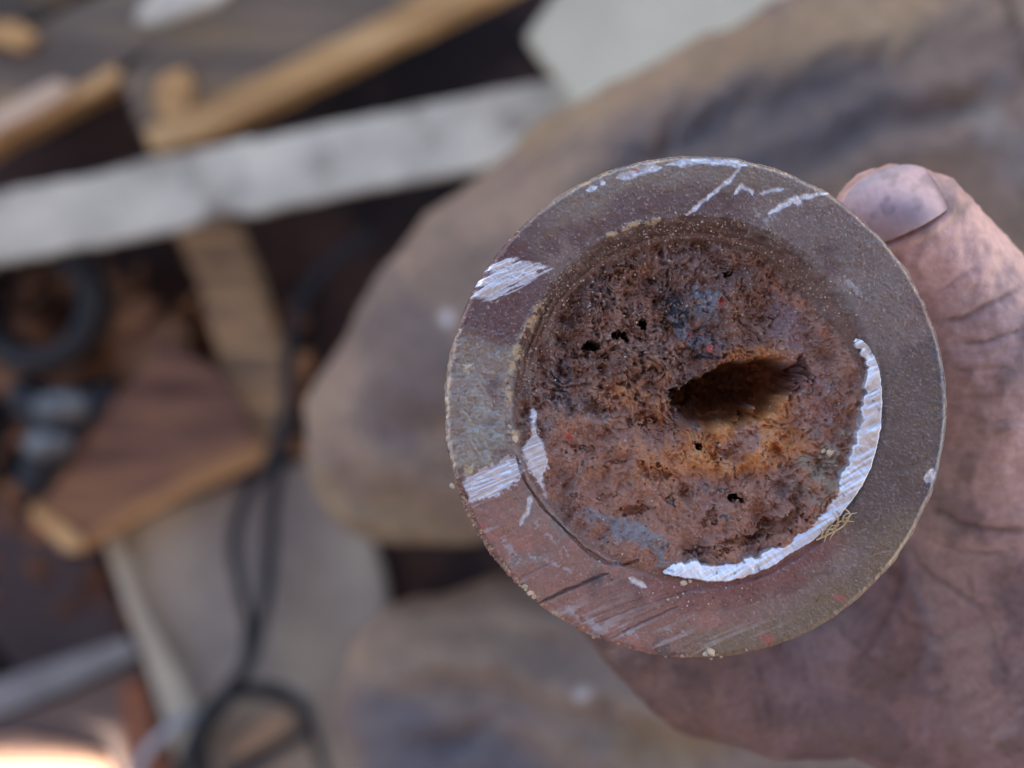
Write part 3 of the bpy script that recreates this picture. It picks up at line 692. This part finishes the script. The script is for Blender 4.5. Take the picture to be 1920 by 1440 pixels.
# trouser legs -------------------------------------------------------
def cloth_leg(name, chains, seed, paint, folds):
    me = blob(name, chains, .0022, 30)
    co = vco(me); no = vno(me); px, py, dd = topx(co)
    n1 = fbm(px, py, 170, seed, 3); n2 = fbm(px, py, 60, seed + 1, 4); n3 = fbm(px + .4 * py, (py - .5 * px) * 2.0, 150, seed + 2, 3)
    fa, fb = (px * .90 - py * .43), (px * .43 + py * .90)
    lf = ridged(fa / 5 + 30 * n1, fb + 40 * n1, 130, seed, 2)
    fold = ridged(px * .5 + py * .4 + 60 * n1, py * .5 - px * .3, 110, seed, 2)
    co = co + no * (.0018 * n1 + .0002 * n2 + .0006 * n3 + .0006 * fold + .0030 * lf * np.clip(no[:, 2] * 1.6 - .3, 0, 1) * .6)[:, None]
    px, py, dd = topx(co); dz = np.zeros(len(co))
    for pts, hw, dp in folds:
        d_, t_ = pline(px + 14 * n1, py + 14 * n2, pts); tp = np.clip(np.minimum(t_, 1 - t_) * 4, 0, 1)
        dz += tp * dp * .45 * (-np.exp(-(d_ / hw) ** 2) + .6 * np.exp(-((d_ - 2.1 * hw) / hw) ** 2))
    co[:, 2] += dz * np.clip(no[:, 2], 0, 1)
    me.vertices.foreach_set('co', co.astype(np.float32).ravel()); me.update()
    c = np.zeros((len(co), 3)) + lin((134, 115, 103))
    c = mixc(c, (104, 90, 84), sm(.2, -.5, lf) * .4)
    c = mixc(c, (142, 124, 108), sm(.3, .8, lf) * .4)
    c = mixc(c, (116, 100, 92), sm(-.3, .7, n1) * .6)
    c = mixc(c, (140, 122, 104), sm(.1, .7, n3) * .4)
    c = mixc(c, (98, 86, 82), sm(.2, .8, n2) * .35)
    c = paint(c, px, py, n1, n2, n3)
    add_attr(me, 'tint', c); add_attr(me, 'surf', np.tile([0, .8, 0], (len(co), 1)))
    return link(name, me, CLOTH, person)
CLOTH = attr_mat('dusty_cloth', bump=.5, bscale=700, bdist=.0008, varamt=.18, vscale=260, spec=.2, rough=.85)
def paint1(c, px, py, n1, n2, n3):
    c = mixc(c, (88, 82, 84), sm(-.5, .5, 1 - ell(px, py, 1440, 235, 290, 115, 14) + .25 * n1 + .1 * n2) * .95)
    c = mixc(c, (92, 84, 86), sm(0, .5, np.exp(-ell(px, py, 760, 700, 90, 180, 0) ** 2) + .3 * n1 - .2) * .6)
    c = mixc(c, (142, 124, 100), sm(0, .5, np.exp(-ell(px, py, 760, 985, 230, 42, -18) ** 2) + .3 * n2 - .15) * .8)
    d_, t_ = pline(px, py, [(1000, 225), (1200, 120), (1500, 80), (1700, 20)]); c = mixc(c, (152, 128, 94), (1 - sm(30, 80, d_ + 20 * n2)) * .35)
    c = mixc(c, (136, 128, 124), sm(.2, .7, np.exp(-ell(px, py, 1880, 250, 50, 110, 15) ** 2) + .4 * n2 - .1) * .6)
    d_, t_ = pline(px, py, [(1225, 300), (1240, 240), (1290, 180), (1400, 80)]); c = mixc(c, (150, 118, 84), (1 - sm(3, 14, d_)) * .3)
    d_, t_ = pline(px, py, [(1880, -20), (1910, 60), (1925, 140)]); c = mixc(c, (50, 44, 34), (1 - sm(3, 10, d_)) * .8)
    for x, y, r_ in ((838, 596, 14),):
        c = mixc(c, (186, 182, 186), (1 - sm(.5, 1.2, np.hypot(px - x, py - y) / r_)) * .8)
    return c
def paint2(c, px, py, n1, n2, n3):
    c = mixc(c, (146, 126, 108), sm(0, .5, np.exp(-ell(px, py, 900, 1160, 260, 60, 12) ** 2) + .4 * n2 - .2) * .75)
    c = mixc(c, (90, 88, 96), sm(-.1, .4, np.exp(-ell(px, py, 820, 1390, 200, 110, 0) ** 2) + .3 * n1 - .3) * .8)
    c = mixc(c, (140, 114, 86), sm(0, .5, np.exp(-ell(px, py, 1250, 1400, 130, 50, 0) ** 2) + .3 * n2 - .2) * .7)
    for x, y, r_ in ((1088, 1302, 18),):
        c = mixc(c, (214, 206, 204), (1 - sm(.4, 1.1, np.hypot(px - x, py - y) / r_)) * .8)
    return c
K = .00017   # metres per px at the knees
leg1 = [[T(760, 840, .535, 195 * K), T(830, 790, .535, 250 * K), T(1010, 665, .535, 350 * K), T(1300, 510, .53, 405 * K), T(1700, 400, .52, 470 * K), T(2300, 330, .5, 520 * K)],
        [T(645, 790, .555, 85 * K), T(690, 860, .55, 115 * K), T(760, 840, .535, 195 * K)], [T(632, 765, .56, 72 * K), T(820, 560, .55, 110 * K), T(1050, 430, .545, 170 * K), T(1290, 310, .54, 180 * K), T(1650, 220, .53, 190 * K)],
        [T(800, 800, .56, 200 * K), T(960, 740, .7, .048), T(1000, 740, .96, .052)]]
leg2 = [[T(850, 1330, .55, 235 * K), T(1000, 1310, .55, 260 * K), T(1300, 1340, .545, 300 * K), T(1750, 1420, .535, 360 * K), T(2400, 1500, .52, 450 * K)],
        [T(860, 1320, .56, 215 * K), T(1010, 1370, .7, .048), T(1020, 1340, .96, .052)]]
cloth_leg('trouser_leg', leg1, 11, paint1, [([(1000, 600), (1120, 350), (1400, 215), (1900, 60)], 34, .012), ([(700, 560), (860, 430), (1060, 290), (1300, 180)], 26, .007),
    ([(600, 900), (760, 960), (960, 985)], 24, .008), ([(640, 720), (740, 800), (900, 830)], 30, .006), ([(1230, 330), (1250, 240), (1330, 150)], 12, .005), ([(1500, 300), (1650, 220), (1950, 190)], 30, .009)])
cloth_leg('trouser_leg', leg2, 23, paint2, [([(690, 1190), (900, 1170), (1150, 1260)], 28, .008), ([(640, 1320), (850, 1290), (1150, 1370), (1400, 1430)], 30, .009),
    ([(720, 1430), (900, 1370), (1100, 1440)], 26, .008), ([(760, 1120), (980, 1110), (1150, 1180)], 20, .006)])

# ------------------------------------------------------------------ clutter on the floor
def prism(name, poly, d, th, mat, parent=None, bev=.0015, jit=0, tilt=(0, 0), cuts=0):
    """solid board: outline given at its upper face (photo px at distance d), thickness th downwards"""
    if jit:
        q = []; n = len(poly)
        for i_ in range(n):
            (x0, y0), (x1, y1) = poly[i_], poly[(i_ + 1) % n]; L = math.hypot(x1 - x0, y1 - y0); m = max(1, int(L / 28))
            for k in range(m):
                t = k / m; o_ = 0 if k == 0 else random.gauss(0, jit)
                q.append((x0 + (x1 - x0) * t - (y1 - y0) / L * o_, y0 + (y1 - y0) * t + (x1 - x0) / L * o_))
        poly = q
    bm = bmesh.new(); n = len(poly)
    top = []
    for i_, (x, y) in enumerate(poly):
        p = P(x, y, d); top.append(p)
    cen = sum(top, Vector()) / n
    top = [p + Vector((0, 0, (p.x - cen.x) * tilt[0] + (p.y - cen.y) * tilt[1])) for p in top]
    vt = [bm.verts.new(p) for p in top]; vb = [bm.verts.new(p - Vector((0, 0, th))) for p in top]
    bm.faces.new(vt); bm.faces.new(vb[::-1])
    for i_ in range(n): bm.faces.new((vt[i_], vb[i_], vb[(i_ + 1) % n], vt[(i_ + 1) % n]))
    bmesh.ops.recalc_face_normals(bm, faces=bm.faces)
    bmesh.ops.bevel(bm, geom=bm.edges[:], offset=bev, segments=2, affect='EDGES')
    me = bpy.data.meshes.new(name); bm.to_mesh(me); bm.free()
    return link(name, me, mat, parent, smooth=False)
def wood(name, cols, ang, sc=14, stops=None):
    m = noise_mat(name, cols, sc, .75, .4, .001, sc * 5, (1, 1, 1), stops=stops)
    mp = [n for n in m.node_tree.nodes if n.type == 'MAPPING'][0]
    mp.inputs['Rotation'].default_value = (0, 0, -R(ang)); mp.inputs['Scale'].default_value = (.25, 2.2, 1)
    return m
WB = wood('grimy_pine', [(66, 56, 52), (118, 102, 88), (156, 128, 92)], 22, 22, [.3, .5, .7])
WT = wood('raw_pine', [(164, 120, 76), (204, 156, 102), (218, 174, 122)], 22, 20)
WA = wood('worn_pine', [(92, 76, 64), (152, 118, 86), (182, 140, 98)], -66, 30, [.36, .5, .64])
WR = wood('red_brown_wood', [(70, 38, 28), (116, 80, 64), (150, 104, 72)], 24, 26, [.36, .5, .64])
pal = empty('wooden_pallet', P(400, 300, 1.0), 'broken wooden pallet of grimy pine boards lying under the white strip', 'pallet')
prism('board', [(372, 262), (280, 285), (225, 150), (330, 40), (420, -60), (1020, -60)], .93, .016, WB, pal, .0008, 1)
prism('batten', [(372, 262), (284, 288), (268, 240), (330, 215), (640, 70), (880, -60), (1030, -60)], .922, .03, WT, pal, .0008, 1)
prism('board', [(-60, 285), (-60, 110), (120, 20), (300, -60), (330, 60), (215, 130)], .94, .02, WB, pal, .0008, 1)
prism('batten', [(-60, 300), (-60, 250), (110, 150), (140, 165), (215, 118), (225, 150)], .932, .03, WT, pal, .0008, 1)
prism('post', [(322, 425), (372, 388), (425, 398), (470, 500), (522, 660), (540, 800), (480, 850), (435, 830), (418, 700), (365, 520)], .955, .05, WA, pal, .0008, 1.5)
prism('sliver', [(-40, 262), (-40, 222), (100, 148), (132, 158), (125, 178), (40, 225)], .921, .009, wood('peach_highlight', [(206, 170, 140), (222, 190, 160)], 25), pal)  # peach highlight on the board, put in as a pale sliver
prism('end_grain', [(285, 190), (300, 140), (345, 125), (362, 165), (345, 215), (305, 225)], .921, .01, WT, pal, .0008, 2)
prism('board', [(-60, 90), (-60, -40), (60, -60), (190, -60), (120, 10)], .955, .014, wood('dark_pine', [(44, 38, 36), (78, 68, 60), (120, 92, 62)], 22, 26, [.35, .5, .68]), pal, .0008, 3)
prism('sliver', [(-40, 75), (-40, 40), (30, 36), (72, 66), (40, 92), (0, 84)], .93, .008, WT, pal, .0008, 2)
# white strip
WP = noise_mat('white_paint', [(136, 124, 110), (192, 180, 162), (222, 208, 186)], 26, .8, .4, .002, 60, stops=[.3, .45, .7], spec=.1)
ws = []
topE = [(-80, 368), (60, 345), (200, 318), (262, 300), (380, 278), (470, 258), (480, 262), (620, 232), (760, 205), (900, 178), (1120, 140)]
botE = [(1180, 210), (1080, 245), (900, 318), (700, 352), (560, 382), (470, 402), (420, 398), (330, 430), (240, 446), (100, 470), (-80, 508)]
o = prism('white_strip', topE + botE, .885, .012, WP, None, .001, 1.3, tilt=(.04, .02))
tag(o, 'long chipped white painted strip lying diagonally across the wooden pallet', 'strip')
CP = noise_mat('cream_board', [(188, 176, 152), (212, 200, 174)], 14, .8, .1, .001)
o = prism('cream_panel', [(985, 68), (1075, -60), (1640, -60), (1540, 20), (1300, 160), (1120, 260), (1078, 198)], .84, .012, CP, None, .0015)
tag(o, 'cream board with a square corner behind the upper trouser knee', 'board')
o = prism('grey_offcut', [(250, 40), (262, 10), (300, -40), (450, -40), (400, 5), (290, 44)], .90, .01, WP, None, .001)
tag(o, 'short pale grey offcut on top of the pallet at the picture edge', 'offcut')
# brown panel; light on its edge and end painted as paler strips
bp_ = empty('wooden_block', P(280, 850, .97), 'reddish brown wooden board with its lit end painted pale, beside the black cable', 'board')
prism('panel', [(62, 945), (130, 850), (255, 700), (300, 640), (400, 690), (450, 760), (488, 835), (300, 925), (148, 1010)], .945, .03, WR, bp_, .0008, 3)
prism('lit_edge_strip', [(148, 1008), (200, 975), (330, 905), (486, 830), (508, 845), (490, 872), (330, 935), (150, 1038)], .943, .032, wood('lit_edge_pine', [(150, 104, 66), (184, 132, 84)], 24), bp_)
prism('lit_end_strip', [(48, 962), (62, 945), (150, 1008), (152, 1036), (120, 1034)], .94, .034, WT, bp_)
WC = wood('chip_wood', [(92, 62, 48), (132, 94, 68), (160, 118, 88)], 40, 30)
for k, (pl_, lb) in enumerate([([(190, 690), (230, 640), (330, 590), (366, 640), (300, 690), (240, 730)], 'split tan wood chunk just below the dark ring'),
                               ([(150, 640), (240, 560), (300, 560), (260, 620), (190, 670)], 'thin darker wood shard touching the dark ring'),
                               ([(-20, 700), (80, 668), (170, 690), (120, 740), (0, 760)], 'low brown wood scrap above the black tool')]):
    o = prism('wood_scrap', pl_, .965 - .006 * k, .02, WC if k != 2 else WR, None, .003, tilt=(.1, .15)); tag(o, lb, 'wood scrap', 'wood scraps left of the pallet post')
# dark ring (end of a rubber hose / pipe)
bm = bmesh.new(); c0_ = P(60, 570, .93)
pr = [(.024, -.03), (.026, 0), (.029, .003), (.038, .002), (.0405, -.002), (.0405, -.03)]; NR = 64; rv = []
for (rr, zz) in pr: rv.append([bm.verts.new((c0_.x + rr * math.cos(2 * math.pi * k / NR), c0_.y + rr * math.sin(2 * math.pi * k / NR), c0_.z + zz)) for k in range(NR)])
for a, b in zip(rv[:-1], rv[1:]):
    for k in range(NR): bm.faces.new((a[k], b[k], b[(k + 1) % NR], a[(k + 1) % NR]))
bmesh.ops.recalc_face_normals(bm, faces=bm.faces)
me = bpy.data.meshes.new('pipe_ring'); bm.to_mesh(me); bm.free()
o = link('pipe_ring', me, noise_mat('dark_pipe', [(26, 23, 24), (46, 42, 43)], 30, .5), None); tag(o, 'dark grey pipe end seen as a ring below the white strip', 'pipe')
md = o.modifiers.new('thickness', 'SOLIDIFY'); md.thickness = .002
# black tool with two pale worn knobs
tool = empty('clamp', P(100, 810, .97), 'small black clamp with two pale metal knobs at the left edge', 'clamp')
BK = noise_mat('black_steel', [(24, 22, 26), (44, 42, 46)], 60, .5)
me = blob('clamp_body', [[T(50, 740, .95, .012), T(110, 800, .945, .016), T(70, 900, .95, .013)], [T(110, 800, .945, .016), T(190, 745, .95, .010)]], .002, 6); link('clamp_body', me, BK, tool)
KN = noise_mat('worn_zinc', [(92, 90, 90), (128, 126, 122)], 80, .35, metallic=.4)
for x, y, a in ((115, 762, .012), (90, 832, .0105)):
    bm = bmesh.new(); bmesh.ops.create_uvsphere(bm, u_segments=24, v_segments=14, radius=1)
    for v_ in bm.verts: v_.co = Vector((v_.co.x * a * 1.4, v_.co.y * a * .85, v_.co.z * a * .7)) + P(x, y, .935)
    me = bpy.data.meshes.new('knob'); bm.to_mesh(me); bm.free(); link('knob', me, KN, tool)
# large dusty board below
GB = noise_mat('dusty_board', [(140, 126, 118), (168, 154, 138), (194, 178, 154)], 9, .85, .3, .001, 80, stops=[.35, .5, .7])
db = empty('dusty_board', P(600, 1200, .99), 'large dusty grey board with a pale edge beneath the looped black cable', 'board')
prism('board_panel', [(186, 992), (330, 935), (560, 868), (640, 845), (720, 1090), (760, 1560), (372, 1560), (300, 1330)], .975, .022, GB, db, .003)
prism('edge_slat', [(186, 992), (214, 985), (270, 1150), (352, 1290), (440, 1560), (372, 1560), (300, 1330)], .962, .012, noise_mat('pale_board', [(184, 170, 148), (204, 190, 168)], 14, .8), db, .002)
o = prism('wood_sheet', [(-80, 1130), (-80, 900), (40, 960), (140, 1045), (185, 1030), (250, 1230), (60, 1290)], .985, .012, noise_mat('dark_sheet', [(62, 48, 48), (88, 72, 70)], 8, .8), None); tag(o, 'dark mauve brown sheet left of the dusty board', 'sheet')
o = prism('flat_bar', [(-80, 1368), (-80, 1300), (236, 1196), (262, 1228), (120, 1296)], .955, .006, noise_mat('grey_bar', [(120, 114, 112), (148, 142, 138)], 20, .6), None, .001); tag(o, 'flat grey metal bar running off the left edge below the dark sheet', 'metal bar')
o = prism('ground_sheet', [(-80, 1375), (120, 1310), (262, 1240), (330, 1420), (350, 1560), (-80, 1560)], .99, .008, noise_mat('brown_floor_sheet', [(116, 98, 92), (136, 118, 110)], 10, .85), None); tag(o, 'brownish sheet on the floor with the patch of sunlight on it', 'sheet')
o = prism('rusty_scrap', [(222, 1290), (262, 1262), (292, 1370), (318, 1460), (240, 1460)], .97, .006, noise_mat('orange_rust', [(132, 84, 62), (160, 104, 76)], 40, .9), None, .001); tag(o, 'orange rusty scrap of sheet metal between sun patch and pale slat', 'scrap')
o = prism('tan_chip', [(430, 1400), (490, 1345), (540, 1330), (545, 1360), (480, 1410), (440, 1425)], .962, .008, noise_mat('tan', [(176, 140, 110), (196, 160, 130)], 40, .9), None, .002); tag(o, 'tan wood chip inside the loop of black cable', 'wood chip')
o = prism('sun_patch_plank', [(-80, 1392), (40, 1384), (140, 1402), (200, 1425), (232, 1560), (-80, 1560)], .972, .012, noise_mat('sun_glare_tint', [(206, 158, 128), (218, 174, 146)], 20, .8), None, .003)  # extra pale piece added so the sun patch glares
tag(o, 'pale plank added to brighten the patch of sunlight at the bottom left corner', 'plank')
# rusty chips and splinters littering the floor: nobody could count them
bm = bmesh.new()
for k in range(420):
    x = random.uniform(-60, 560); y = random.gauss(690, 110) if random.random() < .75 else random.uniform(500, 1200)
    if y < 470 or (x > 300 and y < 560): continue
    p = P(x, y, .985); L = random.uniform(.003, .014); W = L * random.uniform(.2, .6); Hh = random.uniform(.001, .005)
    M = Matrix.Translation(p) @ Matrix.Rotation(random.uniform(0, 6.28), 4, 'Z') @ Matrix.Rotation(random.uniform(-.4, .4), 4, 'X') @ Matrix.Diagonal((L, W, Hh, 1))
    r_ = bmesh.ops.create_icosphere(bm, subdivisions=1, radius=1, matrix=M)
    for v_ in r_['verts']: v_.co += Vector((random.gauss(0, 1), random.gauss(0, 1), 0)) * L * .12
me = bpy.data.meshes.new('wood_litter'); bm.to_mesh(me); bm.free()
tag(link('wood_litter', me, noise_mat('litter', [(70, 42, 30), (128, 82, 54), (178, 128, 88)], 18, .85, stops=[.35, .5, .65]), smooth=False), 'rusty brown wood chips littering the dark floor', 'litter', kind='stuff')
# cable
RUB = noise_mat('black_rubber', [(18, 17, 22), (30, 28, 34)], 60, .65, .2, .0005, spec=.4)
def cab(l): return [tuple(P(x, y, d)) for x, y, d in l]
cable = [(cab([(690, 440, .97), (610, 500, .95), (560, 570, .94), (546, 620, .93), (545, 640, .93), (541, 740, .93), (530, 830, .93), (512, 940, .94), (506, 1040, .95), (494, 1140, .95), (468, 1240, .945), (415, 1330, .94), (365, 1400, .945), (340, 1500, .95)]), .0037, .0037),
         (cab([(538, 760, .94), (508, 860, .945), (462, 930, .945), (438, 1010, .95), (450, 1100, .95), (466, 1180, .955), (455, 1260, .955), (395, 1330, .955), (385, 1420, .955), (420, 1520, .95)]), .0034, .0034),
         (cab([(345, 1420, .95), (385, 1340, .945), (450, 1300, .945), (530, 1308, .945), (578, 1340, .945), (566, 1378, .945), (510, 1408, .95), (450, 1440, .95), (400, 1500, .96)]), .0036, .0036),
         (cab([(330, 1500, .96), (360, 1390, .95), (420, 1310, .94), (500, 1290, .94), (560, 1316, .94), (575, 1360, .94), (530, 1400, .945), (430, 1460, .95)]), .0034, .0034),
         (cab([(400, 1480, .95), (372, 1420, .945), (380, 1350, .94), (430, 1290, .94), (475, 1230, .94)]), .0036, .0036),
         (cab([(555, 1310, .962), (585, 1370, .962), (600, 1420, .962), (625, 1500, .962)]), .003, .003)]
o = link('power_cable', tubes_mesh('power_cable', cable, 12), RUB, None); tag(o, 'black rubber cable hanging doubled and looped at the bottom', 'cable')
o = link('thin_wire', tubes_mesh('thin_wire', [(cab([(240, 1500, .955), (268, 1420, .95), (310, 1375, .945), (345, 1350, .95), (400, 1345, .96)]), .003, .003)], 10), noise_mat('grey_wire', [(150, 150, 156), (176, 176, 182)], 60, .5), None)
tag(o, 'pale grey wire curving out beside the looped black cable', 'wire')
